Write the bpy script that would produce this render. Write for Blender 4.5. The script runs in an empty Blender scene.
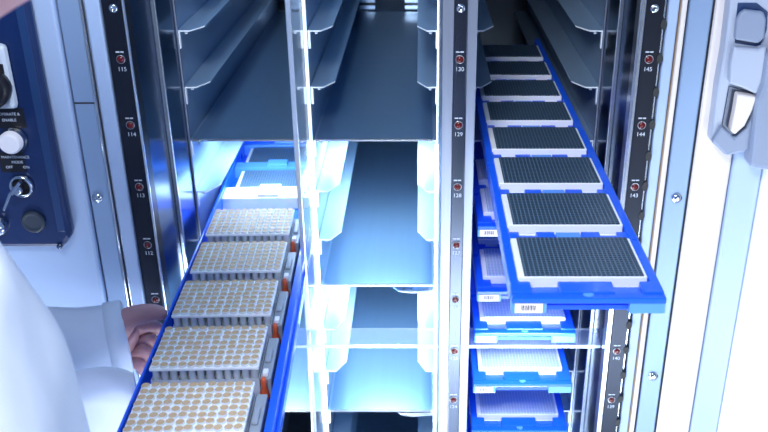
import bpy, bmesh, math, random
from mathutils import Vector, Matrix, noise
random.seed(4)
C = bpy.context.scene.collection
sc = bpy.context.scene
# ------------------------------------------------------------------ camera, world, lights, exposure
# the camera sits at the origin, 1.55 m above the floor (floor at z = -1.55)
PITCH = math.atan(416/892)
cam_d = bpy.data.cameras.new('camera'); cam = bpy.data.objects.new('camera', cam_d); C.objects.link(cam)
cam_d.sensor_width = 36; cam_d.lens = 892*36/768; cam_d.shift_x = -37/768
cam_d.clip_start = 0.02
cam_d.dof.use_dof = True; cam_d.dof.focus_distance = 1.12; cam_d.dof.aperture_fstop = 9
cam.rotation_euler = (math.pi/2 - PITCH, 0, 0)
sc.camera = cam
w = bpy.data.worlds.new('world'); sc.world = w; w.use_nodes = True
w.node_tree.nodes['Background'].inputs[0].default_value = (0.24, 0.42, 0.85, 1)
w.node_tree.nodes['Background'].inputs[1].default_value = 0.42
def area(name, loc, target, size, size_y, power, col):
    l = bpy.data.lights.new(name, 'AREA'); l.shape = 'RECTANGLE'; l.size = size; l.size_y = size_y
    l.energy = power; l.color = col
    o = bpy.data.objects.new(name, l); C.objects.link(o); o.location = loc
    o.rotation_euler = (Vector(target)-Vector(loc)).to_track_quat('-Z', 'Y').to_euler()
    return o
area('low_softbox', (0.25, -0.05, -1.35), (0.05, 1.1, -0.95), 1.4, 0.3, 15, (0.80, 0.90, 1.0))
area('left_softbox', (-0.62, 0.55, -1.38), (-0.47, 1.05, -0.8), 0.4, 0.25, 13, (0.88, 0.94, 1.0))
area('door_lamp', (0.72, 0.35, -0.75), (0.50, 1.05, -0.50), 0.3, 0.6, 1.9, (0.88, 0.94, 1.0))
area('room_lamp', (0.0, -0.5, 1.0), (0, 1.2, -0.6), 1.2, 0.6, 3, (0.62, 0.78, 1.0))
for nm, x0, y0, e in (('left_bay_lamp', -0.26, 1.42, 5.0), ('centre_bay_lamp', -0.07, 1.42, 7.0)):
    area(nm, (x0, y0, -0.492), (x0, y0+0.02, -0.9), 0.12, 0.10, (0.17 if x0 < -0.2 else 0.27)*e, (0.60, 0.81, 1.0))
    area('added_upper_'+nm, (x0, 1.45, 0.36), (x0, 1.5, -0.4), 0.12, 0.25, 1.3, (0.45, 0.72, 1.0))  # weak blue light added under the top panel to lift the upper bays
area('lower_centre_bay_lamp', (-0.07, 1.42, -0.748), (-0.07, 1.44, -1.1), 0.12, 0.10, 2.2, (0.60, 0.80, 1.0))
area('lower_left_bay_fill', (-0.26, 1.42, -0.745), (-0.26, 1.44, -1.1), 0.10, 0.10, 2.0, (0.65, 0.84, 1.0))  # added light, brightens the walls below the rack tray
area('right_bay_lamp', (0.166, 1.02, -1.25), (0.15, 1.25, -0.75), 0.16, 0.08, 2.2, (0.75, 0.88, 1.0))
area('middle_right_bay_fill', (0.15, 1.02, -0.665), (0.15, 1.18, -0.84), 0.12, 0.03, 0.42, (0.72, 0.86, 1.0))  # added light over the stored plates, no fixture there
area('rack_fill_light', (-0.20, 0.10, 0.45), (-0.23, 0.98, -0.6), 0.35, 0.25, 13.0, (0.92, 0.95, 1.0))  # fill light added above to brighten the tube racks
sc.view_settings.view_transform = 'Standard'; sc.view_settings.look = 'None'
sc.view_settings.gamma = 1; sc.view_settings.use_curve_mapping = False
sc.view_settings.exposure = 0.35

# ------------------------------------------------------------------ pixel reading (photo measurements -> metres on a real plane)
CP, SP = math.cos(PITCH), math.sin(PITCH)
def PP(px, py, Y):
    v = (py-216)/892; dy = CP - v*SP; dz = -SP - v*CP
    zc = Y/dy
    return ((px-421)/892*zc, dz*zc)
# ------------------------------------------------------------------ materials
M = {}
def mat(name, col, rough=0.5, metal=0.0, noise_amt=0.0, nscale=(8, 8, 8), emis=None, estr=0.0, trans=0.0, alpha=1.0, bump=0.0, bscale=60, coat=0.0, spec=0.5, sss=0.0):
    m = bpy.data.materials.new(name); m.use_nodes = True; nt = m.node_tree; b = nt.nodes['Principled BSDF']
    b.inputs['Base Color'].default_value = (*col, 1); b.inputs['Roughness'].default_value = rough
    b.inputs['Metallic'].default_value = metal; b.inputs['Alpha'].default_value = alpha
    b.inputs['Transmission Weight'].default_value = trans; b.inputs['Coat Weight'].default_value = coat
    b.inputs['Specular IOR Level'].default_value = spec
    if sss:
        b.inputs['Subsurface Weight'].default_value = sss; b.inputs['Subsurface Scale'].default_value = 0.01
    if emis: b.inputs['Emission Color'].default_value = (*emis, 1); b.inputs['Emission Strength'].default_value = estr
    tc = nt.nodes.new('ShaderNodeTexCoord')
    if noise_amt:
        mp = nt.nodes.new('ShaderNodeMapping'); mp.inputs['Scale'].default_value = nscale
        n = nt.nodes.new('ShaderNodeTexNoise'); n.inputs['Scale'].default_value = 1; n.inputs['Detail'].default_value = 3
        nt.links.new(tc.outputs['Object'], mp.inputs[0]); nt.links.new(mp.outputs[0], n.inputs['Vector'])
        mx = nt.nodes.new('ShaderNodeMix'); mx.data_type = 'RGBA'
        mx.inputs['A'].default_value = (*[c*(1-noise_amt) for c in col], 1)
        mx.inputs['B'].default_value = (*[min(1, c*(1+noise_amt)) for c in col], 1)
        nt.links.new(n.outputs['Fac'], mx.inputs['Factor']); nt.links.new(mx.outputs['Result'], b.inputs['Base Color'])
        mr = nt.nodes.new('ShaderNodeMapRange'); mr.inputs['To Min'].default_value = max(0.02, rough*(1-noise_amt)); mr.inputs['To Max'].default_value = min(1, rough*(1+noise_amt))
        nt.links.new(n.outputs['Fac'], mr.inputs['Value']); nt.links.new(mr.outputs['Result'], b.inputs['Roughness'])
    if bump:
        n2 = nt.nodes.new('ShaderNodeTexNoise'); n2.inputs['Scale'].default_value = bscale
        nt.links.new(tc.outputs['Object'], n2.inputs['Vector'])
        bp = nt.nodes.new('ShaderNodeBump'); bp.inputs['Strength'].default_value = bump; bp.inputs['Distance'].default_value = 0.01
        nt.links.new(n2.outputs['Fac'], bp.inputs['Height']); nt.links.new(bp.outputs['Normal'], b.inputs['Normal'])
    M[name] = m; return m
mat('black_strip', (0.022, 0.027, 0.042), 0.3, 0.75, 0.15, (60, 60, 4))
mat('dark_steel', (0.11, 0.13, 0.18), 0.27, 0.95, 0.15, (60, 60, 4))
mat('steel', (0.36, 0.40, 0.50), 0.42, 0.9, 0.12, (90, 90, 3))
mat('polished', (0.10, 0.17, 0.28), 0.2, 1.0, 0.1, (20, 20, 6))
mat('bright_edge', (0.78, 0.83, 0.9), 0.2, 0.9)
mat('sheet', (0.27, 0.45, 0.66), 0.33, 0.75, 0.06, (120, 3, 3))
mat('ledge', (0.42, 0.60, 0.78), 0.35, 0.6, 0.05, (60, 3, 3))
mat('wall_panel', (0.36, 0.50, 0.68), 0.3, 0.6, 0.05, (6, 6, 6))
mat('frame_paint', (0.22, 0.32, 0.50), 0.38, 0.25, 0.05, (10, 10, 3))
mat('frame_light', (0.34, 0.45, 0.66), 0.4, 0.1, 0.04, (10, 10, 3))
mat('frame_cream', (0.68, 0.63, 0.62), 0.4, 0.0, 0.03, (10, 10, 3))
mat('door_white', (0.80, 0.84, 0.92), 0.4, 0.0, 0.03, (5, 5, 5))
mat('rubber', (0.015, 0.017, 0.02), 0.6)
mat('gasket', (0.30, 0.20, 0.12), 0.5)
mat('navy', (0.004, 0.018, 0.085), 0.32, 0.0, 0.15, (20, 20, 20), coat=0.3)
mat('navy_edge', (0.012, 0.04, 0.13), 0.35)
mat('plastic_grey', (0.50, 0.57, 0.66), 0.4)
mat('plastic_black', (0.01, 0.01, 0.015), 0.35)
mat('dark_plug', (0.012, 0.025, 0.05), 0.6, 0, 0.2, (200, 200, 200))
mat('white_button', (0.86, 0.84, 0.88), 0.35)
mat('chrome', (0.75, 0.78, 0.82), 0.12, 1.0)
mat('red_lens', (0.10, 0.004, 0.006), 0.2, 0)
mat('dark_ring', (0.35, 0.36, 0.40), 0.3, 0.9)
mat('print_white', (0.50, 0.56, 0.66), 0.5)
mat('print_black', (0.02, 0.02, 0.04), 0.5)
mat('label_paper', (0.85, 0.78, 0.80), 0.6, 0, 0.04, (300, 300, 300))
mat('blue', (0.010, 0.125, 0.90), 0.28, 0, 0.08, (14, 14, 14), coat=0.25)
mat('blue_pale', (0.10, 0.32, 0.92), 0.3, 0, 0.08, (14, 14, 14), coat=0.2)
mat('plate_white', (0.93, 0.94, 0.97), 0.35, 0, 0.03, (50, 50, 50), sss=0.1)
mat('tube_body', (0.90, 0.92, 0.95), 0.25, 0, 0.03, (200, 200, 200), trans=0.15, sss=0.2)
mat('tube_cap', (0.62, 0.43, 0.25), 0.45, 0, 0.15, (160, 160, 160))
mat('rack_clear', (0.72, 0.78, 0.86), 0.2, 0, 0.1, (100, 100, 100), trans=0.2)
mat('rack_grey', (0.32, 0.37, 0.44), 0.4, 0, 0.1, (100, 100, 100))
mat('orange', (0.62, 0.10, 0.03), 0.35, 0, 0.3, (150, 150, 150))
mat('glass', (0.75, 0.87, 1.0), 0.04, 0, trans=0.0, alpha=0.22, spec=1.0)
mat('pale_shine', (0.85, 0.93, 1.0), 0.25)
mat('latch_grey', (0.22, 0.27, 0.38), 0.4)
mat('latch_light', (0.36, 0.41, 0.52), 0.35)
mat('glass_edge', (0.75, 0.86, 0.97), 0.12, 0.3)
mat('led', (1, 1, 1), 0.5, emis=(0.80, 0.92, 1.0), estr=7)
mat('led_dim', (1, 1, 1), 0.5, emis=(0.70, 0.86, 1.0), estr=1.8)
mat('coat_cloth', (0.64, 0.70, 0.80), 0.8, 0, 0.05, (12, 12, 12), bump=0.35, bscale=14)
mat('skin', (0.45, 0.23, 0.24), 0.5, 0, 0.12, (60, 60, 60), sss=0.15, bump=0.15, bscale=220)
mat('nail', (0.62, 0.40, 0.38), 0.25)
mat('hair', (0.03, 0.02, 0.015), 0.6, 0, 0.4, (200, 200, 20))
mat('trousers', (0.03, 0.04, 0.07), 0.8)
mat('shoe', (0.02, 0.02, 0.02), 0.4)
mat('eye', (0.8, 0.8, 0.8), 0.2)
mat('floor_vinyl', (0.45, 0.50, 0.58), 0.35, 0, 0.08, (3, 3, 3))
mat('wall_paint', (0.10, 0.13, 0.19), 0.8, 0, 0.05, (3, 3, 3))
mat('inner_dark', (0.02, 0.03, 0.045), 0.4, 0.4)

def grid_mat(name, base, line, pitch, lw, rough, metal):
    m = bpy.data.materials.new(name); m.use_nodes = True; nt = m.node_tree; b = nt.nodes['Principled BSDF']
    b.inputs['Roughness'].default_value = rough; b.inputs['Metallic'].default_value = metal
    tc = nt.nodes.new('ShaderNodeTexCoord'); sp = nt.nodes.new('ShaderNodeSeparateXYZ'); nt.links.new(tc.outputs['Object'], sp.inputs[0])
    outs = []
    for ax in 'XY':
        d = nt.nodes.new('ShaderNodeMath'); d.operation = 'DIVIDE'; d.inputs[1].default_value = pitch; nt.links.new(sp.outputs[ax], d.inputs[0])
        f = nt.nodes.new('ShaderNodeMath'); f.operation = 'FRACT'; nt.links.new(d.outputs[0], f.inputs[0])
        s = nt.nodes.new('ShaderNodeMath'); s.operation = 'SUBTRACT'; s.inputs[1].default_value = 0.5; nt.links.new(f.outputs[0], s.inputs[0])
        a = nt.nodes.new('ShaderNodeMath'); a.operation = 'ABSOLUTE'; nt.links.new(s.outputs[0], a.inputs[0]); outs.append(a)
    mx = nt.nodes.new('ShaderNodeMath'); mx.operation = 'MAXIMUM'; nt.links.new(outs[0].outputs[0], mx.inputs[0]); nt.links.new(outs[1].outputs[0], mx.inputs[1])
    mr = nt.nodes.new('ShaderNodeMapRange'); mr.inputs['From Min'].default_value = 0.5-lw; mr.inputs['From Max'].default_value = 0.5-lw*0.5
    nt.links.new(mx.outputs[0], mr.inputs['Value'])
    c = nt.nodes.new('ShaderNodeMix'); c.data_type = 'RGBA'; c.inputs['A'].default_value = (*base, 1); c.inputs['B'].default_value = (*line, 1)
    nt.links.new(mr.outputs['Result'], c.inputs['Factor']); nt.links.new(c.outputs['Result'], b.inputs['Base Color'])
    bp = nt.nodes.new('ShaderNodeBump'); bp.inputs['Strength'].default_value = 0.5; bp.inputs['Distance'].default_value = 0.001
    nt.links.new(mr.outputs['Result'], bp.inputs['Height']); nt.links.new(bp.outputs['Normal'], b.inputs['Normal'])
    M[name] = m
grid_mat('wells_dark', (0.016, 0.034, 0.058), (0.10, 0.17, 0.25), 0.0045, 0.16, 0.35, 0.0)
grid_mat('wells_sheen', (0.42, 0.55, 0.72), (0.72, 0.80, 0.92), 0.0045, 0.16, 0.25, 0.1)  # gloss reflection on the stored plates, put into a pale top colour
grid_mat('wells_grey', (0.04, 0.085, 0.15), (0.12, 0.19, 0.28), 0.0045, 0.16, 0.35, 0.0)

# ------------------------------------------------------------------ mesh helpers
def box(bm, x0, x1, y0, y1, z0, z1, mi=0):
    vs = [bm.verts.new((x, y, z)) for x in (x0, x1) for y in (y0, y1) for z in (z0, z1)]
    for f in ((0,1,3,2),(4,6,7,5),(0,4,5,1),(2,3,7,6),(0,2,6,4),(1,5,7,3)):
        fc = bm.faces.new([vs[i] for i in f]); fc.material_index = mi
    return vs
def prism(bm, pts, axis, a, b, mi=0):
    """extrude a 2-D outline along an axis: pts are the other two coordinates in order"""
    def v(p, t):
        return {'x': (t, p[0], p[1]), 'y': (p[0], t, p[1]), 'z': (p[0], p[1], t)}[axis]
    A = [bm.verts.new(v(p, a)) for p in pts]; B = [bm.verts.new(v(p, b)) for p in pts]
    n = len(pts)
    for f in [bm.faces.new(A), bm.faces.new(list(reversed(B)))] + [bm.faces.new((A[i], B[i], B[(i+1) % n], A[(i+1) % n])) for i in range(n)]:
        f.material_index = mi
def lathe(bm, prof, c, axis='y', n=20, mi=0, mis=None):
    """prof: list of (radius, distance along axis)"""
    rings = []
    for r, t in prof:
        ring = []
        for i in range(n):
            a = 2*math.pi*i/n; u, v = r*math.cos(a), r*math.sin(a)
            p = {'y': (u, t, v), 'z': (u, v, t), 'x': (t, u, v)}[axis]
            ring.append(bm.verts.new((c[0]+p[0], c[1]+p[1], c[2]+p[2])))
        rings.append(ring)
    for k in range(len(rings)-1):
        for i in range(n):
            f = bm.faces.new((rings[k][i], rings[k][(i+1) % n], rings[k+1][(i+1) % n], rings[k+1][i]))
            f.material_index = mis[k] if mis else mi; f.smooth = True
    for k, ring in ((0, rings[0]), (-1, rings[-1])):
        f = bm.faces.new(ring); f.material_index = (mis[k] if mis else mi)
def obj(name, bm, mats, parent=None, bevel=0.0, smooth=False, loc=None, segs=2, origin=None):
    bmesh.ops.recalc_face_normals(bm, faces=bm.faces)
    if origin is not None: bmesh.ops.translate(bm, verts=bm.verts, vec=-Vector(origin))
    me = bpy.data.meshes.new(name); bm.to_mesh(me); bm.free()
    if isinstance(mats, str): mats = [mats]
    for m in mats: me.materials.append(M[m])
    o = bpy.data.objects.new(name, me); C.objects.link(o)
    if parent: o.parent = parent
    if origin is not None: o.location = origin
    if loc is not None: o.location = loc
    if bevel:
        b = o.modifiers.new('bevel', 'BEVEL'); b.width = bevel; b.segments = segs; b.limit_method = 'ANGLE'; b.angle_limit = math.radians(40)
        b.harden_normals = False
    if smooth:
        for p in me.polygons: p.use_smooth = True
    return o
def tag(o, label=None, cat=None, group=None, kind=None):
    if label: o['label'] = label
    if cat: o['category'] = cat
    if group: o['group'] = group
    if kind: o['kind'] = kind
    return o
def thing(name, label, cat, loc=(0, 0, 0), rotz=0, group=None):
    o = bpy.data.objects.new(name, None); o.empty_display_size = 0.05; C.objects.link(o)
    o.location = loc; o.rotation_euler = (0, 0, rotz)
    return tag(o, label, cat, group)
def copy_tree(o, parent=None):
    c = o.copy(); C.objects.link(c); c.parent = parent
    for ch in [x for x in o.children]: copy_tree(ch, c)
    return c
def text_obj(name, s, size, loc, parent, m='print_white', rot=(math.pi/2, 0, 0), align='CENTER'):
    cu = bpy.data.curves.new(name, 'FONT'); cu.body = s; cu.size = size; cu.align_x = align; cu.align_y = 'CENTER'; cu.extrude = 0.0002
    t = bpy.data.objects.new('tmp', cu); C.objects.link(t)
    bpy.context.view_layer.update()
    me = bpy.data.meshes.new_from_object(t.evaluated_get(bpy.context.evaluated_depsgraph_get()))
    bpy.data.objects.remove(t); me.materials.clear(); me.materials.append(M[m])
    o = bpy.data.objects.new(name, me); C.objects.link(o); o.location = loc; o.rotation_euler = rot; o.parent = parent
    return o
new = bmesh.new

# ------------------------------------------------------------------ levels and main planes
YP = 1.0675          # front face of the uprights
YD = 1.28            # front edge of the fixed shelves and supports
YB = 2.22            # back wall of the bays
FLOOR = -1.55; TOP = 0.45
def L(n): return -0.3014 - 0.0842*n
def K(k): return k*YP/899.6
XL, XP, XC0, XC1, XR = -0.353, -0.168, 0.026, 0.0676, 0.265

# ------------------------------------------------------------------ room
bm = new(); box(bm, -2.6, 2.6, -2.6, 3.0, FLOOR-0.05, FLOOR); tag(obj('floor', bm, 'floor_vinyl'), kind='structure')
bm = new(); box(bm, -2.6, 2.6, -2.7, -2.6, FLOOR, 1.3); tag(obj('wall_back', bm, 'wall_paint'), kind='structure')

# ------------------------------------------------------------------ cabinet
cab = thing('storage_cabinet', 'tall stainless steel storage cabinet with open bays, steel uprights and shelf supports', 'cabinet', (0, YP, FLOOR))
CO = Vector((0, YP, FLOOR))
def cpart(name, bm, mats, bevel=0.0, parent=None, **kw):
    bmesh.ops.translate(bm, verts=bm.verts, vec=-CO)
    return obj(name, bm, mats, parent or cab, bevel=bevel, **kw)
# bay walls
bm = new(); box(bm, XL-0.008, XL, YD, YB, FLOOR+0.05, TOP); cpart('bay_wall', bm, 'wall_panel')
bm = new(); box(bm, XP-0.002, XP+0.003, YD+0.002, YB, FLOOR+0.05, TOP); cpart('bay_wall', bm, 'wall_panel')
bm = new(); box(bm, XC0, XC0+0.004, YD, YB, FLOOR+0.05, TOP); cpart('bay_wall', bm, 'wall_panel')
bm = new(); box(bm, XC1-0.004, XC1, YD, YB, FLOOR+0.05, TOP); cpart('bay_wall', bm, 'wall_panel')
bm = new(); box(bm, XR, XR+0.008, YD, YB, FLOOR+0.05, TOP); cpart('bay_wall', bm, 'wall_panel')
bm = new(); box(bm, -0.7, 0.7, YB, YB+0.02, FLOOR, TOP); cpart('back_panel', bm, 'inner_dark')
bm = new(); box(bm, -0.7, 0.7, YP+0.02, YB+0.02, TOP, TOP+0.03); cpart('top_panel', bm, 'frame_paint')
bm = new(); box(bm, XL-0.02, XR+0.02, YP+0.03, YB, FLOOR, FLOOR+0.05); cpart('base_plinth', bm, 'steel')
# polished cheek panels between the uprights and the bays, with their steel strips
for s, x in ((-1, XL), (1, XR)):
    bm = new(); xa, xb = sorted((x, x+s*0.010)); box(bm, xa, xb, YP+0.012, YD, FLOOR+0.05, TOP); ck = cpart('cheek_panel', bm, 'polished')
    for y0, wd in ((1.170, 0.005),):
        bm = new(); xa, xb = sorted((x, x-s*0.006)); box(bm, xa, xb, y0, y0+wd, FLOOR+0.05, TOP); cpart('seal_strip', bm, 'bright_edge', 0.001)
    bm = new(); xa, xb = sorted((x, x-s*0.003)); box(bm, xa, xb, YD-0.006, YD, FLOOR+0.05, TOP); cpart('seal_strip', bm, 'steel', 0.001)
# glass partition between left and centre bay
bm = new(); box(bm, XP-0.0015, XP+0.0015, 1.138, YD, FLOOR+0.05, TOP); gp = cpart('glass_partition', bm, 'glass')
bm = new(); box(bm, XP-0.0035, XP+0.0035, 1.130, 1.138, FLOOR+0.05, TOP); cpart('partition_edge_strip', bm, 'bright_edge', 0.001)
# uprights
def post(x0, x1, bands, side, start, lx, zbolt):
    bm = new(); box(bm, x0, x1, YP, YP+0.02, FLOOR, TOP)
    p = cpart('upright', bm, bands[0][2], 0.001)
    for (a, b, m_) in bands:
        bm = new(); box(bm, a, b, YP-0.004, YP-0.0002, FLOOR, TOP); cpart('upright_facing', bm, m_, 0.0008, parent=p)
    yf = YP-0.004
    bm = new(); lathe(bm, [(0.0052, yf), (0.0052, yf-0.0015), (0.003, yf-0.0025), (0.002, yf-0.001)], (lx, 0, zbolt), 'y', 16)
    cpart('bolt', bm, 'chrome', parent=p)
    for k in range(8):
        z = -0.2857-0.0842*k
        bm = new(); lathe(bm, [(0.0054, yf), (0.0054, yf-0.0010), (0.0046, yf-0.0013), (0.0044, yf-0.0004), (0.0036, yf-0.0022), (0.0014, yf-0.0030)], (lx, 0, z), 'y', 20, mis=[0, 0, 1, 1, 1])
        cpart('indicator_light', bm, ['dark_ring', 'red_lens'], parent=p)
        t = text_obj('number_marking', str(start-k), 0.0074, Vector((lx, yf-0.0003, z-0.0125))-CO, p)
        bm = new()
        box(bm, lx-0.005, lx-0.0005, yf-0.0004, yf, z+0.0082, z+0.0098); box(bm, lx+0.0005, lx+0.0045, yf-0.0004, yf, z+0.0082, z+0.0098)
        cpart('arrow_marking', bm, 'print_white', parent=p)
    return p
post(XC0, XC1, [(XC0, K(33), 'steel'), (K(33.2), K(47), 'dark_steel'), (K(47.2), XC1, 'steel')], 0, 130, K(39.8), -0.224)
post(K(-320), XL+0.001, [(K(-319), K(-299.5), 'black_strip'), (K(-299), K(-296.5), 'bright_edge')], -1, 115, K(-307.5), -0.224)
pr = post(XR-0.004, K(246), [(K(221.5), K(225), 'bright_edge'), (K(225.2), K(243.5), 'black_strip')], 1, 145, K(233.5), -0.224)
for k in range(22):       # half-round slots along the right upright
    z = -0.243-0.0421*k
    bm = new(); lathe(bm, [(0.0062, YP-0.0052), (0.0062, YP+0.002)], (K(244.5), 0, z), 'y', 16); bmesh.ops.scale(bm, vec=(0.62, 1, 1), space=Matrix.Translation((-K(244.5), 0, 0)), verts=bm.verts)
    cpart('latch_slot', bm, 'rubber', parent=pr)
# front frame, left of the bays
def strip(name, k0, k1, m_, y=0.0, d=0.03, bevel=0.002, z0=FLOOR, z1=TOP):
    bm = new(); a, b = sorted((K(k0), K(k1))); box(bm, a, b, YP+y, YP+y+d, z0, z1); return cpart(name, bm, m_, bevel)
strip('frame_strip', -320, -335, 'frame_light', -0.008)
strip('frame_strip', -335.5, -337.5, 'bright_edge', -0.003)
strip('frame_strip', -338.5, -341, 'bright_edge', -0.007)
sl = strip('frame_strip', -341.5, -363.5, 'frame_paint', -0.004)
strip('frame_panel', -364.5, -700, 'frame_light', -0.010, 0.04, 0.004)
strip('frame_joint', -341, -364.5, 'rubber', 0.002)
# front frame, right of the bays
strip('frame_joint', 246, 251, 'rubber', 0.004)
strip('frame_strip', 248, 259, 'frame_light', -0.002)
strip('gasket', 259.2, 260.2, 'gasket', -0.004)
strip('frame_strip', 260.4, 266, 'frame_cream', -0.006)
strip('frame_joint', 266, 268, 'rubber', 0.0)
sr = strip('frame_strip', 268, 291.5, 'frame_paint', -0.006)
def frame_bolt(par, k, z, y):
    bm = new(); lathe(bm, [(0.0068, YP+y), (0.0068, YP+y-0.002), (0.0045, YP+y-0.003), (0.003, YP+y-0.0045), (0.0015, YP+y-0.0045)], (K(k), 0, z), 'y', 18)
    cpart('screw', bm, 'chrome', parent=par)
for z in (-0.469+0.28*j for j in (-3, -2, -1, 0, 1)): frame_bolt(sl, -355, z, -0.004)
for z in (-0.469+0.279*j for j in (-3, -2, -1, 0, 1)): frame_bolt(sr, 280, z, -0.006)
# fold line on the grey left strip
bm = new(); xx, zz = PP(85, 102, YP); box(bm, K(-363), K(-342), YP-0.0045, YP-0.003, zz-0.001, zz+0.001); cpart('seam_line', bm, 'rubber', parent=sl)
# shelf supports
def support(side, xw, tipw, z, level):
    """side +1: support on a wall to the left of a bay (grows towards +x)"""
    s = side; t = 0.0016; bm = new()
    pts = [(xw, YD), (xw+s*tipw*0.55, YD), (xw+s*tipw, YD+0.030), (xw+s*tipw, YB-0.02), (xw, YB-0.02)]
    prism(bm, pts, 'z', z-t, z, 0)
    # turned-down lip of the inner edge and the hanging hook at the wall
    a, b = sorted((xw+s*0.0005, xw+s*0.004)); box(bm, a, b, YD-0.002, YD+0.004, z-0.026, z-t, 1)
    a, b = sorted((xw+s*0.0005, xw+s*0.003)); box(bm, a, b, YD+0.004, YB-0.02, z-0.010, z-t, 0)
    box(bm, min(xw+s*0.010, xw+s*0.014), max(xw+s*0.010, xw+s*0.014), YD+0.004, YD+0.008, z-0.006, z-t, 1)
    # bright front edge, the steel's shine put into a pale colour
    a, b = sorted((xw, xw+s*tipw*0.55)); box(bm, a, b, YD-0.0012, YD-0.0001, z-t, z+0.0002, 1)
    prism(bm, [(xw+s*tipw*0.55, YD-0.0012), (xw+s*tipw, YD+0.0288), (xw+s*tipw, YD+0.0299), (xw+s*tipw*0.55, YD-0.0001)], 'z', z-t, z+0.0002, 1)
    return cpart('shelf_support', bm, ['ledge', 'pale_shine'])
for n in range(-1, 11):
    for bay, (xl, xr) in enumerate(((XL, XP-0.0025), (XP+0.0035, XC0-0.0005), (XC1+0.0005, XR-0.0005))):
        support(1, xl+0.0005, 0.034 if bay != 2 else 0.038, L(n), n)
        support(-1, xr, 0.022 if bay == 0 else 0.031 if bay == 1 else 0.037, L(n), n)
# glass cross rails just under the sixth level
for (a, b) in ((-0.190, XC0-0.001), (XC1+0.001, XR-0.001)):
    bm = new(); box(bm, a, b, 1.110, 1.157, -0.7310, -0.7275, 0); box(bm, a, b, 1.1085, 1.110, -0.7315, -0.7270, 1)
    cpart('glass_cross_rail', bm, ['glass', 'glass_edge'])
# light strips along the front of the centre bay
bm = new(); box(bm, XP-0.002, XP+0.003, YD-0.006, YD+0.001, -1.35, L(2)-0.006); cpart('light_strip', bm, 'led', 0.001)
bm = new(); box(bm, XP-0.001, XP+0.0022, YD-0.006, YD+0.001, L(2)-0.004, TOP-0.02); cpart('light_strip', bm, 'led_dim', 0.001)
bm = new(); box(bm, XC0-0.004, XC0-0.0005, YD-0.006, YD-0.0015, -1.35, L(2)-0.006); cpart('light_strip', bm, 'led', 0.0005)
bm = new(); box(bm, XC0-0.0025, XC0-0.0005, YD-0.006, YD-0.0015, L(2)-0.004, TOP-0.02); cpart('light_strip', bm, 'led_dim', 0.0005)
# post return wall behind the centre upright
bm = new(); box(bm, XC0+0.0005, XC1-0.0005, YP+0.02, YD-0.001, FLOOR+0.05, TOP); cpart('upright_box', bm, 'steel')
# fittings at the far end
for (x0, x1, z0, z1, m_) in ((-0.150, -0.112, L(2)+0.006, L(2)+0.030, 'bright_edge'), (-0.040, -0.005, L(2)+0.006, L(2)+0.040, 'bright_edge'), (-0.33, -0.19, L(2)+0.006, L(2)+0.045, 'bright_edge')):
    bm = new(); box(bm, x0, x1, YB-0.03, YB-0.001, z0, z1, 0); box(bm, (x0+x1)/2-0.02, (x0+x1)/2+0.02, YB-0.034, YB-0.03, z0+0.010, z0+0.016, 1)
    cpart('rear_fitting', bm, [m_, 'rubber'], 0.001)
# loose notched clips at the right of the centre bay
for px, py in ((393, 288), (395, 411)):
    X0, z0 = PP(px, py, YD); bm = new()
    prism(bm, [(X0, YD+0.004), (X0+0.010, YD-0.010), (X0+0.030, YD-0.014), (XC0-0.006, YD-0.010), (XC0-0.006, YD+0.012), (X0+0.01, YD+0.02)], 'z', z0-0.0018, z0, 0)
    for q in (0.018, 0.030): lathe(bm, [(0.0014, z0), (0.0014, z0+0.0006)], (X0+q, YD, 0), 'z', 10, mi=1)
    cpart('shelf_clip', bm, ['bright_edge', 'rubber'])
# open door on the right, with its latch
DY = YP-0.012
bm = new(); box(bm, K(292.5), K(333), DY, YP+0.02, FLOOR, TOP); door = cpart('door', bm, 'frame_cream', 0.004)
bm = new(); box(bm, K(333.5), K(366), DY-0.004, YP+0.02, FLOOR, TOP); cpart('door_edge_trim', bm, 'frame_light', 0.003, parent=door)
bm = new(); box(bm, K(366.3), K(560), DY-0.012, YP+0.02, FLOOR, TOP); cpart('door_skin', bm, 'door_white', 0.006, parent=door)
bm = new(); box(bm, K(291.6), K(292.4), DY+0.004, YP+0.02, FLOOR, TOP); cpart('door_gasket', bm, 'rubber', parent=door)
def pxprism(name, pts, Y, d, m_, bevel=0.002, mi=None):
    bm = new(); prism(bm, [PP(px, py, Y) for px, py in pts], 'y', Y, Y+d); return cpart(name, bm, m_, bevel, parent=door)
YL = DY-0.018
pxprism('latch_base', [(731, -12), (800, -12), (800, 40), (775, 172), (750, 168), (748, 152), (727, 157), (711, 141), (718, 85), (724, 51), (729, 10)], YL, 0.022, 'latch_light', 0.004)
pxprism('latch_recess', [(738, 3), (757, 3), (768, 12), (767, 30), (760, 47), (735, 43), (736, 20)], YL-0.001, 0.004, 'navy_edge', 0.0005)
pxprism('latch_button', [(741, 13), (746, 10), (764, 12), (767, 20), (765, 38), (759, 44), (735, 40), (737, 20)], YL-0.008, 0.009, 'latch_grey', 0.003)
pxprism('latch_lever', [(734, 47), (759, 49), (767, 46), (766, 92), (757, 95), (742, 88), (730, 84), (731, 62)], YL-0.012, 0.014, 'latch_light', 0.003)
pxprism('latch_recess', [(729, 86), (742, 90), (759, 94), (752, 148), (745, 150), (722, 125)], YL-0.002, 0.004, 'dark_steel', 0.0005)
pxprism('latch_tongue', [(738, 94), (757, 97), (752, 112), (745, 126), (735, 135), (731, 131), (735, 112)], YL-0.014, 0.014, 'frame_cream', 0.002)
pxprism('latch_guard', [(722, 126), (735, 138), (747, 128), (756, 110), (750, 150), (733, 153), (726, 156), (712, 142)], YL-0.008, 0.010, 'latch_grey', 0.003)
pxprism('latch_housing', [(768, 52), (800, 52), (800, 175), (750, 168), (757, 100), (763, 85)], YL-0.020, 0.030, 'latch_grey', 0.006)

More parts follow.
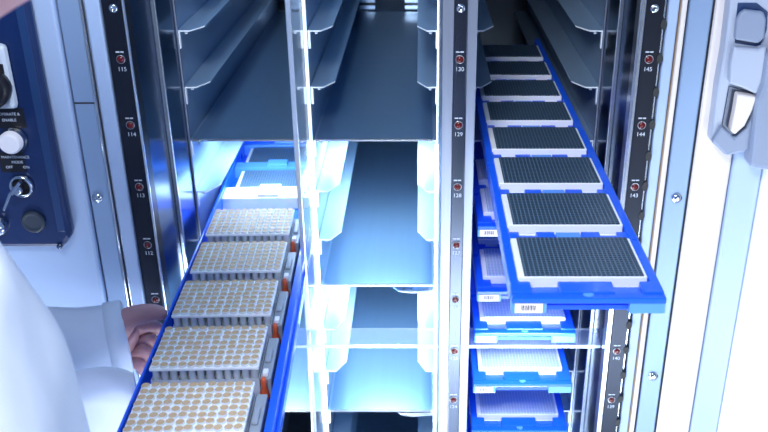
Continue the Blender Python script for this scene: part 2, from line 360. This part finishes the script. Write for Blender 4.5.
# ------------------------------------------------------------------ shelf panels
def shelf(xa, xb, n, label):
    bm = new(); z = L(n)+0.0004
    box(bm, xa, xb, YD+0.0008, YB-0.04, z, z+0.0016, 0)
    box(bm, xa, xb, YD-0.0042, YD+0.0008, z-0.0004, z+0.0022, 1)
    o = obj('shelf_panel', bm, ['sheet', 'bright_edge'], origin=((xa+xb)/2, YD, z)); tag(o, label, 'shelf', 'steel shelf panels in the bays'); return o
cb = (XP+0.008, XC0-0.008); lb = (XL+0.005, XP-0.006)
shelf(cb[0], cb[1], 2, 'dark steel shelf panel in the centre bay, topmost of the three there')
shelf(cb[0], cb[1], 5, 'pale lit steel shelf panel in the centre bay, between the top and bottom panels')
shelf(cb[0], cb[1], 8, 'steel shelf panel in the centre bay below the glass cross rail')
shelf(cb[0], cb[1], 11, 'dark steel panel at the very bottom of the centre bay')
shelf(lb[0], lb[1], 8, 'lit steel shelf panel low in the left bay, under the rack tray')
shelf(lb[0], lb[1], 2, 'dark steel shelf panel in the left bay above the rack tray')

# ------------------------------------------------------------------ control panel
CPY = YP-0.026
def cx(px, py): return PP(px, py, CPY)
z0 = PP(60, 248, CPY)[1]; xr = PP(73, 246, CPY)[0]
pan = thing('control_panel', 'dark blue control panel with round switches on the cabinet front', 'control panel', (xr-0.1, YP-0.010, z0))
PO = Vector(pan.location)
def ppart(name, bm, mats, bevel=0.0, parent=None):
    bmesh.ops.translate(bm, verts=bm.verts, vec=-PO); return obj(name, bm, mats, parent or pan, bevel=bevel)
bm = new(); prism(bm, [(xr-0.26, z0), (xr-0.014, z0), (xr, z0+0.016), (xr, 0.12), (xr-0.26, 0.12)], 'y', CPY, YP-0.0102); ppart('panel_body', bm, 'navy', 0.006)
bm = new(); prism(bm, [(xr-0.016, z0+0.024), (xr-0.006, z0+0.024), (xr-0.006, 0.115), (xr-0.016, 0.115)], 'y', CPY-0.0008, CPY+0.001); ppart('panel_edge_band', bm, 'navy_edge', 0.0005)
def disc(name, px, py, prof, mats, mis=None, n=28, parent=None):
    x, z = cx(px, py); bm = new(); lathe(bm, [(r, CPY-t) for r, t in prof], (x, 0, z), 'y', n, mis=mis); return ppart(name, bm, mats, parent=parent)
# black legend areas
for (a, b, c, d) in ((-30, 108, 27, 128), (-2, 152, 27, 172)):
    xa, za = cx(a, b); xb, zb = cx(c, d); bm = new(); box(bm, xa, xb, CPY-0.0006, CPY+0.001, zb, za); ppart('legend_plate', bm, 'plastic_black')
# rotary switch with its light plate
xa, za = cx(-26, 42); xb, zb = cx(21, 107)
bm = new(); box(bm, xa, xb, CPY-0.012, CPY, zb, za); sw = ppart('rotary_switch', bm, 'plastic_grey', 0.007)
disc('switch_dial', -6, 84, [(0.026, 0.010), (0.026, 0.020), (0.022, 0.026)], 'plastic_black', parent=sw)
xk, zk = cx(5, 66); bm = new(); box(bm, xk-0.006, xk+0.004, CPY-0.0145, CPY-0.012, zk-0.006, zk+0.006); ppart('dial_mark', bm, 'plastic_black', 0.001, parent=sw)
disc('push_button', 15, 139, [(0.0165, 0), (0.0165, 0.006), (0.0140, 0.009), (0.0140, 0.016), (0.011, 0.020)], ['chrome', 'white_button'], mis=[0, 0, 1, 1])
ks = disc('key_switch', 23, 185, [(0.0150, 0), (0.0150, 0.006), (0.0125, 0.010), (0.0120, 0.004), (0.004, 0.004)], ['chrome', 'plastic_black'], mis=[0, 0, 0, 1])
disc('key_barrel', 21, 187, [(0.0062, 0.003), (0.0062, 0.012), (0.004, 0.016)], 'chrome', parent=ks)
xk, zk = cx(22, 184); bm = new()
prism(bm, [(xk-0.008, zk-0.004), (xk+0.006, zk+0.012), (xk+0.009, zk+0.009), (xk-0.004, zk-0.007)], 'y', CPY-0.022, CPY-0.014)
prism(bm, [(xk-0.004, zk-0.003), (xk-0.018, zk-0.028), (xk-0.0215, zk-0.027), (xk-0.008, zk-0.002)], 'y', CPY-0.022, CPY-0.019)
ppart('key', bm, 'chrome', 0.001, parent=ks)
disc('blanking_plug', 34, 221, [(0.0155, 0), (0.0150, 0.004), (0.0125, 0.006), (0.010, 0.004)], 'dark_plug')
disc('chrome_knob', -1, 224, [(0.013, 0), (0.013, 0.008), (0.010, 0.016), (0.005, 0.018)], 'chrome')
disc('panel_screw', 60, 246, [(0.0040, 0), (0.0040, 0.002), (0.002, 0.003)], 'dark_steel')
for s, px, py in (('OPERATE &', 12, 114), ('ENABLE', 12, 120), ('MAINTENANCE', 18, 157), ('MODE', 20, 162), ('OFF', 12, 167), ('ON', 29, 167)):
    x, z = cx(px, py); text_obj('lettering', s, 0.0050, Vector((x-0.003, CPY-0.0009, z))-PO, pan)

# ------------------------------------------------------------------ plates and trays
PW, PD = 0.127, 0.086
def make_plate(topm, h=0.0155):
    p = thing('microplate', None, None)
    bm = new(); box(bm, -PW/2, PW/2, 0, PD, 0, 0.004); ins = 0.0035
    A = [(-PW/2+ins*0.4, ins*0.4), (PW/2-ins*0.4, ins*0.4), (PW/2-ins*0.4, PD-ins*0.4), (-PW/2+ins*0.4, PD-ins*0.4)]
    prism(bm, A, 'z', 0.004, h); obj('plate_body', bm, 'plate_white', p, bevel=0.0012)
    bm = new(); box(bm, -PW/2+0.0075, PW/2-0.0045, 0.0022, PD-0.0018, h-0.0010, h+0.0012); obj('well_field', bm, topm, p, bevel=0.0006)
    return p
def make_tray(nslots, pitch, length, width, floor_m='blue', bar_m='blue', label=True, depth_feet=0.0185, first=0.0310, rim=0.010, frame_h=0.013, seal=True):
    """local frame: x across, y into the cabinet from the front edge, z = 0 at the top of the rim"""
    t = thing('plate_tray', None, None)
    W = width/2
    bm = new(); box(bm, -W+0.004, W-0.004, 0.004, length-0.004, -frame_h-0.004, -frame_h+0.001); obj('tray_floor', bm, floor_m, t)
    for s in (-1, 1):
        bm = new(); a, b = sorted((s*W, s*(W-rim)))
        box(bm, a, b, 0.012, length, -frame_h-0.004, 0)
        a, b = sorted((s*(W-0.0), s*(W-0.004))); box(bm, a, b, 0.004, length-0.01, -depth_feet, -frame_h-0.003)
        obj('side_rail', bm, 'blue', t, bevel=0.0015)
    # front bar with the two notches that show the plate, and deeper corner blocks
    bm = new(); box(bm, -W+0.001, W-0.001, 0.009, 0.026, -0.0115, -0.0048)
    for a, b in ((-W+0.0005, -W+0.020), (-W+0.046, W-0.046), (W-0.020, W-0.0005)): box(bm, a, b, 0.006, 0.0275, -frame_h-0.001, 0.0005)
    box(bm, -W, W, -0.002, 0.010, -0.0075, -0.0015)
    fb = obj('front_bar', bm, 'blue', t, bevel=0.0012)
    bm = new(); lathe(bm, [(0.005, -0.0015), (0.005, -0.0006), (0.004, -0.0004)], (0, 0.005, 0), 'z', 16); obj('finger_mark', bm, 'blue_pale', fb)
    for a, b in ((-W, -W+0.033), (W-0.034, W)):
        bm = new(); box(bm, a, b, -0.0015, 0.020, -depth_feet, -0.0070); obj('corner_block', bm, 'blue_pale', t, bevel=0.0012)
    if label:
        bm = new(); zt, zb = -0.0135, -depth_feet+0.0015
        zt = -0.0072; box(bm, -W+0.003, -W+0.029, -0.0026, -0.0010, zb, zt, 0)
        x = -W+0.009
        for wd in (0.0008, 0.0016, 0.0006, 0.0012, 0.0018, 0.0007, 0.0014, 0.0009, 0.0013):
            box(bm, x, x+wd*0.65, -0.0029, -0.0026, zb+0.003, zt-0.0015, 1); x += wd+0.0004
        obj('barcode_label', bm, ['label_paper', 'print_black'], t)
    for k in range(1, nslots+1):
        y = first+pitch*k-0.026
        bm = new(); box(bm, -W+rim-0.001, W-rim+0.001, y, y+0.020, -frame_h, -0.0060)
        for a, b in ((-W+rim-0.001, -W+0.020), (-0.034, -0.014), (0.014, 0.034), (W-0.020, W-rim+0.001)): box(bm, a, b, y+0.001, y+0.018, -0.0065, -0.0008)
        b_ = obj('divider_bar', bm, bar_m, t, bevel=0.0010)
        bm = new(); box(bm, -0.013, 0.013, y+0.003, y+0.017, -0.0062, -0.0008); obj('divider_tab', bm, 'blue_pale', b_, bevel=0.001)
    return t
def place(t, name, label, cat, loc, rz=0, group=None):
    t.name = name; tag(t, label, cat, group); t.location = loc; t.rotation_euler = (0, 0, rz); return t
# pulled-out right tray
XT = 0.1565; YT = 0.7195; ZT = -0.4175
tr = make_tray(8, 0.115, 0.985, 0.144)
place(tr, 'plate_tray', 'blue plate tray pulled far out of the right bay, carrying a row of dark plates', 'tray', (XT, YT, ZT), 0, 'blue plate trays in the right bay')
ords = ['nearest the camera', 'second from the front', 'third from the front', 'fourth from the front', 'fifth from the front', 'sixth from the front', 'seventh from the front', 'at the far end']
dark = make_plate('wells_dark')
for k in range(8):
    p = dark if k == 0 else copy_tree(dark)
    p.location = (XT-0.0015, YT+0.0285+0.115*k, ZT-0.0115)
    tag(p, 'black-topped white microplate on the pulled-out blue tray, ' + ords[k], 'microplate', 'black microplates on the pulled-out tray')
# stored trays below
pale = make_plate('wells_sheen')
base_tray = None
info = {3: ('fourth blue tray slot of the right bay, mostly hidden behind the pulled-out tray', 1.078),
        4: ('blue tray peeking out at the left just under the pulled-out tray front', 1.050),
        5: ('blue plate tray of the right bay resting just above the glass cross rail', 1.078),
        6: ('blue plate tray of the right bay just below the glass cross rail', 1.074),
        7: ('lowest visible blue plate tray of the right bay', 1.074),
        8: ('blue plate tray at the bottom edge of the photo in the right bay', 1.076)}
info[3] = ('blue plate tray of the right bay hidden directly behind the pulled-out tray', 1.078)
first_pale = True
for n in (3, 4, 5, 6, 7, 8):
    lab, yf = info[n]
    if base_tray is None: base_tray = t = make_tray(2, 0.115, 0.36, 0.144)
    else: t = copy_tree(base_tray)
    place(t, 'plate_tray', lab, 'tray', (0.148, yf, L(n)+0.0415-0.0145), 0, 'blue plate trays in the right bay')
    t.location.z = L(n)+0.039
    for j in range(2):
        p = pale if first_pale else copy_tree(pale); first_pale = False
        p.location = (0.1475, yf+0.0285+0.115*j, L(n)+0.039-0.0115)
        where = {3: 'on the tray hidden behind the pulled-out tray', 4: 'on the tray peeking out under the pulled-out tray', 5: 'on the tray above the glass cross rail', 6: 'on the tray just below the glass cross rail', 7: 'on the second tray below the glass cross rail', 8: 'on the tray at the bottom edge of the photo'}[n]
        tag(p, 'pale sheen-painted microplate ' + where + (', front one' if j == 0 else ', rear one'), 'microplate', 'pale sheen-painted microplates on the stored trays')
info7 = None
# left tray with tube racks
LX, LY, LZ = -0.2360, 0.690, -0.6335; RZ = math.radians(1.9)
RIM = 0.034
lt = thing('rack_tray', 'long blue tray drawn out of the left bay, full of tube racks', 'tray', (LX, LY, LZ), RZ)
LW = 0.162; LL = 0.96
bm = new(); box(bm, -LW/2+0.003, LW/2-0.003, 0.003, LL-0.003, 0.0, 0.003); obj('tray_floor', bm, 'blue', lt)
for s, wd in ((-1, 0.0035), (1, 0.009)):
    bm = new(); a, b = sorted((s*LW/2, s*(LW/2-wd))); box(bm, a, b, 0, LL, -0.002, RIM if s < 0 else RIM-0.004); 
    if s > 0: box(bm, LW/2-0.0005, LW/2+0.004, 0, LL, -0.002, 0.014)
    obj('side_wall', bm, 'blue', lt, bevel=0.0012)
bm = new(); box(bm, -LW/2, LW/2, -0.004, 0.004, -0.002, 0.03); obj('front_wall', bm, 'blue', lt, bevel=0.0012)
bm = new(); box(bm, -LW/2, LW/2, LL-0.004, LL+0.002, -0.002, 0.03); obj('end_wall', bm, 'blue', lt, bevel=0.0012)
for y, wd in ((0.690, 0.048), (0.828, 0.028), (0.945, 0.010)):
    bm = new(); box(bm, -LW/2+0.0035, LW/2-0.009, y, y+wd, 0.003, 0.024)
    box(bm, -0.018, 0.018, y+0.002, y+wd-0.002, 0.024, 0.030)
    obj('divider_bar', bm, 'blue_pale' if y > 0.7 else 'plate_white', lt, bevel=0.001)  # first bar coloured white for its overexposed glare
def local(x, y, z): return lt_m @ Vector((x, y, z))
lt_m = Matrix.Translation((LX, LY, LZ)) @ Matrix.Rotation(RZ, 4, 'Z')
PXp, PYp = 0.01020, 0.01075
GW, GD = 12*PXp, 8*PYp
def make_rack():
    r = thing('tube_rack', None, None)
    bm = new(); box(bm, -GW/2-0.001, GW/2+0.001, -0.001, GD+0.001, 0, 0.010); obj('rack_base', bm, 'rack_clear', r, bevel=0.001)
    # perforated holding frame: long and cross bars
    bm = new()
    for i in range(13): box(bm, -GW/2+i*PXp-0.0004, -GW/2+i*PXp+0.0004, 0, GD, 0.010, 0.030)
    for j in range(9): box(bm, -GW/2, GW/2, j*PYp-0.0004, j*PYp+0.0004, 0.010, 0.030)
    obj('holding_grid', bm, 'rack_clear', r)
    bm = new(); box(bm, -GW/2-0.0006, GW/2+0.0006, -0.0006, GD+0.0006, 0.0425, 0.0462); obj('rack_top', bm, 'plate_white', r, bevel=0.0008)
    bm = new(); box(bm, GW/2+0.001, GW/2+0.0135, 0.0, GD, 0.0, 0.030)
    box(bm, GW/2+0.003, GW/2+0.010, 0.030, GD-0.028, 0.030, 0.034); obj('rack_end', bm, 'rack_grey', r, bevel=0.0015)
    bm = new(); box(bm, GW/2+0.004, GW/2+0.010, 0.002, 0.012, 0.0305, 0.036); obj('catch', bm, 'plate_white', r, bevel=0.001)
    for s in (-1, 1):
        bm = new(); x = (GW/2+0.006) if s > 0 else (-GW/2-0.002)
        if s > 0:
            lathe(bm, [(0.0022, 0.036), (0.0035, 0.031), (0.0030, 0.024), (0.0052, 0.016), (0.0058, 0.009), (0.003, 0.005)], (x, -0.0065, 0), 'z', 12)
        else:
            lathe(bm, [(0.0020, 0.020), (0.0035, 0.014), (0.0035, 0.008), (0.002, 0.005)], (x-0.0008, -0.0045, 0), 'z', 12)
        obj('orange_clip', bm, 'orange', r, smooth=True)
    return r
def tube_mesh(bm, c, n=12):
    lathe(bm, [(0.0034, 0.0), (0.0044, 0.004), (0.0044, 0.030), (0.0048, 0.0305), (0.0048, 0.0384), (0.0044, 0.0388), (0.0042, 0.0385), (0.0030, 0.0385)], c, 'z', n, mis=[0, 0, 0, 0, 0, 1, 1])
bm = new(); tube_mesh(bm, (0, 0, 0), 14)
bm.faces.ensure_lookup_table(); bm.faces[-1].material_index = 1
tube0 = obj('sample_tube', bm, ['tube_body', 'tube_cap'])
rack0 = make_rack(); used = False
O_ = ['first', 'second', 'third', 'fourth', 'fifth', 'sixth']
rownames = ['rear row'] + [o+' row from rear' for o in O_[1:]] + ['second row from front', 'front row']
colnames = ['leftmost'] + [o+' from left' for o in O_[1:]] + [o+' from right' for o in O_[:0:-1]] + ['rightmost']
ry = [0.040+0.115*k for k in range(5)]
rn = ['nearest tube rack, cut by the bottom of the photo', 'second nearest tube rack, beside the fingers', 'middle one of the five tube racks, beside the thumb', 'fourth tube rack from the front', 'farthest tube rack, next to the bright divider']
for k in range(5):
    r = rack0 if k == 0 else copy_tree(rack0)
    r.location = local(-0.0055, ry[k], 0.0032); r.rotation_euler = (0, 0, RZ)
    tag(r, 'clear ' + rn[k] + ', in the blue tray', 'tube rack', 'tube racks on the left tray')
    if k < 3:
        for i in range(12):
            for j in range(8):
                t = tube0 if not used else tube0.copy()
                if used: C.objects.link(t)
                used = True
                t.location = local(-0.0055-GW/2+PXp*(i+0.5)+random.uniform(-.0002, .0002), ry[k]+PYp*(j+0.5), 0.0134+random.uniform(-.0005, .0003))
                t.rotation_euler = (random.uniform(-.02, .02), random.uniform(-.02, .02), RZ)
                tag(t, 'tan-capped tube, ' + rownames[7-j] + ', ' + colnames[i] + ', ' + ['nearest rack', 'second nearest rack', 'middle rack'][k], 'sample tube', 'tubes of the ' + ['nearest', 'second', 'middle'][k] + ' rack')
bm = new()
for k in (3, 4):
    for i in range(12):
        for j in range(8):
            c = local(-0.0055-GW/2+PXp*(i+0.5), ry[k]+PYp*(j+0.5), 0.0134); tube_mesh(bm, c, 12); bm.faces.ensure_lookup_table(); bm.faces[-1].material_index = 1
o = obj('sample_tubes', bm, ['tube_body', 'tube_cap'], origin=tuple(local(0, ry[3], 0.013)))
tag(o, 'tan-capped sample tubes filling the two farthest racks of the blue tray', 'sample tubes', kind='stuff')
grey = make_plate('wells_grey')
for k, y in enumerate((0.740, 0.858)):
    p = grey if k == 0 else copy_tree(grey)
    p.location = local(-0.002, y, 0.0032+0.006); p.rotation_euler = (0, 0, RZ)
    tag(p, 'grey-blue topped microplate behind the tube racks on the left tray, ' + ('just behind the bright divider' if k == 0 else 'farther back, under the shelf'), 'microplate', 'grey microplates at the back of the left tray')
    p.location.z = LZ+0.0032+0.0005

# ------------------------------------------------------------------ person
per = thing('person', 'person in a white lab coat at the left, hand gripping the blue rack tray', 'person', (-0.46, 0.42, FLOOR))
PR = Vector(per.location)
def loft(bm, rings, n=28, mi=0, cap=True, fold=0.0, seed=0):
    """rings: (centre, rx axis vec, ry axis vec)"""
    R = []
    for q, (c, u, v) in enumerate(rings):
        c, u, v = Vector(c), Vector(u), Vector(v); ring = []
        for i in range(n):
            a = 2*math.pi*i/n; p = c+u*math.cos(a)+v*math.sin(a)
            if fold:
                f = 1+fold*math.sin(a*5+seed+q*0.35)+fold*0.7*math.sin(a*9+1.3*seed)
                p = c+(p-c)*f
            ring.append(bm.verts.new(p))
        R.append(ring)
    for k in range(len(R)-1):
        for i in range(n):
            f = bm.faces.new((R[k][i], R[k][(i+1) % n], R[k+1][(i+1) % n], R[k+1][i])); f.smooth = True; f.material_index = mi
    if cap: bm.faces.new(R[0]); bm.faces.new(R[-1])
def tube_path(bm, pts, rads, n=20, flat=1.0, up=(0, 0, 1), fold=0.0, seed=0, mi=0):
    rings = []
    P_ = [Vector(p) for p in pts]
    for i, p in enumerate(P_):
        d = (P_[min(i+1, len(P_)-1)]-P_[max(i-1, 0)]).normalized()
        u = Vector(up); u = (u-d*u.dot(d)).normalized(); v = d.cross(u)
        rings.append((p, u*rads[i], v*rads[i]*flat))
    loft(bm, rings, n, mi, True, fold, seed)
def smooth_path(pts, rads, m=6):
    out, ro = [], []
    P_ = [Vector(p) for p in pts]; n = len(P_)
    for i in range(n-1):
        p0, p1, p2, p3 = P_[max(i-1, 0)], P_[i], P_[i+1], P_[min(i+2, n-1)]
        for k in range(m):
            t = k/m
            out.append(0.5*((2*p1)+(p2-p0)*t+(2*p0-5*p1+4*p2-p3)*t*t+(3*p1-p0-3*p2+p3)*t**3)); ro.append(rads[i]*(1-t)+rads[i+1]*t)
    out.append(P_[-1]); ro.append(rads[-1]); return out, ro
def npart(name, bm, mats, parent=None, sub=0, **kw):
    bmesh.ops.translate(bm, verts=bm.verts, vec=-PR)
    o = obj(name, bm, mats, parent or per, **kw)
    if sub: m_ = o.modifiers.new('s', 'SUBSURF'); m_.levels = sub; m_.render_levels = sub
    return o
def skin_chain(name, verts, edges, mat_, root=0):
    me = bpy.data.meshes.new(name); me.from_pydata([tuple(Vector(v[0])-PR) for v in verts], edges, []); me.materials.append(M[mat_])
    o = bpy.data.objects.new(name, me); C.objects.link(o); o.parent = per
    o.modifiers.new('skin', 'SKIN').use_smooth_shade = True
    for i, v in enumerate(verts):
        r = v[1] if isinstance(v[1], tuple) else (v[1], v[1]); me.skin_vertices[0].data[i].radius = r
        me.skin_vertices[0].data[i].use_root = (i == root)
    s = o.modifiers.new('sub', 'SUBSURF'); s.levels = 2; s.render_levels = 2
    return o
# body (skin): trunk, legs, right arm hanging, left arm reaching to the tray, hand with five fingers, neck and head core
def H(px, py, Y): x, z = PP(px, py, Y); return (x, Y, z)
shL = (-0.440, 0.600, -0.300); elL = (-0.605, 0.835, -0.570); wrL = H(112, 336, 0.955)
V = []; E = []
def add(p, r, par=None):
    V.append((p, r)); i = len(V)-1
    if par is not None: E.append((par, i))
    return i
pel = add((-0.375, 0.435, -0.66), 0.115)
wst = add((-0.37, 0.44, -0.52), 0.11, pel); chs = add((-0.37, 0.44, -0.36), 0.105, wst); nb = add((-0.375, 0.45, -0.235), 0.048, chs)
nk = add((-0.345, 0.462, -0.155), 0.044, nb); hd = add((-0.290, 0.480, -0.050), 0.050, nk)
s1 = add(shL, 0.050, chs); e1 = add(elL, 0.038, s1)
w1 = add(wrL, (0.029, 0.021), e1)
pm = add(H(124, 337, 0.962), (0.036, 0.019), w1)
s2 = add((-0.325, 0.300, -0.300), 0.050, chs); e2 = add((-0.395, 0.175, -0.56), 0.038, s2); w2 = add((-0.345, 0.225, -0.78), 0.025, e2); h2 = add((-0.335, 0.24, -0.86), (0.034, 0.018), w2)
for q in range(4):
    a_ = add((-0.360+q*0.017, 0.245, -0.90), 0.009, h2); add((-0.360+q*0.017, 0.26, -0.94), 0.008, a_)
for s, dy in ((-1, -0.09), (1, 0.09)):
    hp = add((-0.375, 0.435+dy, -0.74), 0.085, pel); kn = add((-0.365, 0.435+dy, -1.08), 0.058, hp); an = add((-0.385, 0.435+dy, -1.46), 0.04, kn)
# fingers of the reaching hand: thumb over the rim, four fingers closing below it
def chain(par, pts, rs):
    for p, r in zip(pts, rs): par = add(p, r, par)
chain(w1, [H(128, 317, 0.945), H(144, 313, 0.953), H(157, 312, 0.966), H(166, 315, 0.975)], [0.0150, 0.0135, 0.0112, 0.0085])
chain(pm, [H(137, 329, 0.968), H(150, 326, 0.985), H(160, 329, 1.000), H(163, 336, 1.005)], [0.0115, 0.0102, 0.0090, 0.0075])
chain(pm, [H(136, 340, 0.966), H(148, 338, 0.970), H(155, 344, 0.975), H(153, 350, 0.985)], [0.0115, 0.0102, 0.0092, 0.0080])
chain(pm, [H(133, 352, 0.960), H(143, 349, 0.952), H(150, 355, 0.955), H(148, 362, 0.965)], [0.0112, 0.0100, 0.0092, 0.0080])
chain(pm, [H(128, 362, 0.955), H(136, 362, 0.945), H(143, 366, 0.945), H(141, 372, 0.955)], [0.0105, 0.0095, 0.0085, 0.0072])
body = skin_chain('body', V, E, 'skin', pel)
# head with a face looking down at the tray (jaw reaches into the corner of the photo)
HC = Vector((-0.262, 0.490, -0.0045)); FWD = Vector((0.80, 0.42, -0.42)).normalized(); SIDE = FWD.cross(Vector((0, 0, 1))).normalized(); UP = SIDE.cross(FWD)
bm = new(); bmesh.ops.create_icosphere(bm, subdivisions=4, radius=1.0)
for v in bm.verts:
    f, s, u = v.co.x, v.co.y, v.co.z
    F = f*0.098; S = s*0.076; U = u*0.118
    if u < 0: S *= 1+0.28*u; F *= 1+0.10*u if f > 0 else 1+0.35*u
    if f > 0.5: F += 0.004
    # nose, brow, mouth, chin, eye sockets
    if f > 0: 
        F += 0.022*math.exp(-((s/0.13)**2+((u+0.16)/0.20)**2))
        F += 0.006*math.exp(-(((u-0.18)/0.10)**2))*math.exp(-(s/0.6)**2)
        F -= 0.010*math.exp(-(((abs(s)-0.36)/0.16)**2+((u-0.02)/0.11)**2))
        F += 0.007*math.exp(-((s/0.30)**2+((u+0.55)/0.07)**2))
        F -= 0.003*math.exp(-((s/0.32)**2+((u+0.55)/0.018)**2))
        F += 0.010*math.exp(-((s/0.30)**2+((u+0.88)/0.14)**2))
    v.co = HC+FWD*F+SIDE*S+UP*U
    
head = npart('head', bm, 'skin', smooth=True)
for s in (-1, 1):
    bm = new(); bmesh.ops.create_uvsphere(bm, u_segments=16, v_segments=10, radius=0.012); bmesh.ops.translate(bm, verts=bm.verts, vec=HC+FWD*0.076+SIDE*s*0.028+UP*0.002); 
    for f_ in bm.faces:
        if (f_.calc_center_median()-(HC+FWD*0.076+SIDE*s*0.028+UP*0.002)).normalized().dot(FWD) > 0.86: f_.material_index = 1
    npart('eye', bm, ['eye', 'hair'], parent=head, smooth=True)
    bm = new(); bmesh.ops.create_uvsphere(bm, u_segments=16, v_segments=10, radius=1)
    for v in bm.verts:
        v.co = HC+SIDE*s*(0.074+0.008*v.co.x)+FWD*(0.018*v.co.y-0.008)+UP*(0.030*v.co.z-0.01)
    npart('ear', bm, 'skin', parent=head, smooth=True)
bm = new(); bmesh.ops.create_icosphere(bm, subdivisions=4, radius=1.0)
for v in list(bm.verts):
    if v.co.x > 0.45 and v.co.z < 0.62 or v.co.z < -0.35: bm.verts.remove(v)
for v in bm.verts:
    f, s, u = v.co; rr = 1+0.02*noise.noise(Vector((f*6, s*12, u*6)))
    v.co = HC+FWD*f*0.105*rr+SIDE*s*0.084*rr+UP*u*0.126*rr
hr = npart('hair', bm, 'hair', smooth=True); sm = hr.modifiers.new('thick', 'SOLIDIFY'); sm.thickness = 0.006; sm.offset = 0
# lab coat: body loft, two sleeves, collar
bm = new()
ax = Vector((0.93, 0.36, 0)).normalized(); ay = Vector((-ax.y, ax.x, 0))
def ring(cx_, cy_, z, a, b): return ((cx_+0.05, cy_+0.02, z), ax*a, ay*b)
rings = [ring(-0.435, 0.43, -0.200, 0.055, 0.070), ring(-0.432, 0.425, -0.228, 0.100, 0.150), ring(-0.428, 0.42, -0.262, 0.130, 0.190), ring(-0.418, 0.42, -0.34, 0.148, 0.200), ring(-0.42, 0.42, -0.45, 0.150, 0.190),
         ring(-0.42, 0.42, -0.56, 0.150, 0.180), ring(-0.43, 0.42, -0.70, 0.160, 0.195), ring(-0.43, 0.42, -0.90, 0.180, 0.215), ring(-0.43, 0.42, -1.12, 0.195, 0.230)]
fine = []
for i in range(len(rings)-1):
    for k in range(4):
        t = k/4; fine.append(tuple(Vector(a)*(1-t)+Vector(b)*t for a, b in zip(rings[i], rings[i+1])))
fine.append(tuple(Vector(a) for a in rings[-1]))
loft(bm, fine, 72, 0, True, 0.022, 0.4)
coat = npart('lab_coat', bm, 'coat_cloth', sub=1)
cuff = Vector(H(127, 336, 0.957))
p_, r_ = smooth_path([(-0.40, 0.540, -0.285), (-0.445, 0.610, -0.315), (-0.530, 0.725, -0.450), (-0.610, 0.830, -0.560), (-0.585, 0.872, -0.590), (-0.50, 0.905, -0.598), tuple(cuff+Vector((-0.055, -0.02, 0.0))), tuple(cuff)], [0.082, 0.082, 0.068, 0.062, 0.058, 0.052, 0.047, 0.046], 8)
bm = new(); tube_path(bm, p_, r_, 32, 0.9, fold=0.022, seed=1.0)
sleeve = npart('sleeve', bm, 'coat_cloth', sub=1)
bm = new(); dirc = (p_[-1]-p_[-3]).normalized(); tube_path(bm, [p_[-1]-dirc*0.022, p_[-1]-dirc*0.0215, p_[-1]-dirc*0.001, p_[-1]+dirc*0.001], [0.044, 0.0478, 0.0478, 0.045], 32, 0.9)
npart('cuff', bm, 'coat_cloth', parent=sleeve)
# open left front of the coat hanging below the reaching arm
bm = new(); n = 24; grid = []
for j in range(11):
    z = -0.590-0.052*j; row = []
    for i in range(n):
        t = i/(n-1); x = -0.545+0.219*t+0.0015*j; y = 0.835+0.012*math.sin(t*9+j*0.12)+0.035*(1-t)-0.05*(1-t)**2; row.append((x, y, z+0.01*(1-t)))
    grid.append(row)
F_ = [[bm.verts.new(p) for p in row] for row in grid]; G_ = [[bm.verts.new((p[0], p[1]+0.003, p[2])) for p in row] for row in grid]
for j in range(10):
    for i in range(n-1):
        for Q in (F_, G_): bm.faces.new((Q[j][i], Q[j][i+1], Q[j+1][i+1], Q[j+1][i])).smooth = True
for i in range(n-1):
    for j in (0, 10): bm.faces.new((F_[j][i], F_[j][i+1], G_[j][i+1], G_[j][i]))
for j in range(10):
    for i in (0, n-1): bm.faces.new((F_[j][i], F_[j+1][i], G_[j+1][i], G_[j][i]))
npart('coat_front', bm, 'coat_cloth')
p_, r_ = smooth_path([(-0.34, 0.345, -0.285), (-0.325, 0.285, -0.315), (-0.370, 0.215, -0.44), (-0.397, 0.172, -0.56), (-0.375, 0.195, -0.65), (-0.345, 0.225, -0.765)], [0.080, 0.082, 0.068, 0.062, 0.055, 0.046], 8)
bm = new(); tube_path(bm, p_, r_, 32, 0.95, up=(0, 1, 0), fold=0.03); npart('sleeve', bm, 'coat_cloth', sub=1)
for s in (-1, 1):
    bm = new(); tube_path(bm, [(-0.37, 0.435+s*0.09, -0.80), (-0.365, 0.435+s*0.09, -1.10), (-0.385, 0.435+s*0.09, -1.48)], [0.095, 0.075, 0.06], 20, up=(0, 1, 0)); npart('trouser_leg', bm, 'trousers')
    bm = new(); bmesh.ops.create_uvsphere(bm, u_segments=20, v_segments=12, radius=1)
    for v in bm.verts: v.co = Vector((-0.335+0.13*v.co.x, 0.435+s*0.09+0.045*v.co.y, FLOOR+max(0, 0.035+0.05*v.co.z*(1-0.35*v.co.x))))
    npart('shoe', bm, 'shoe', smooth=True)
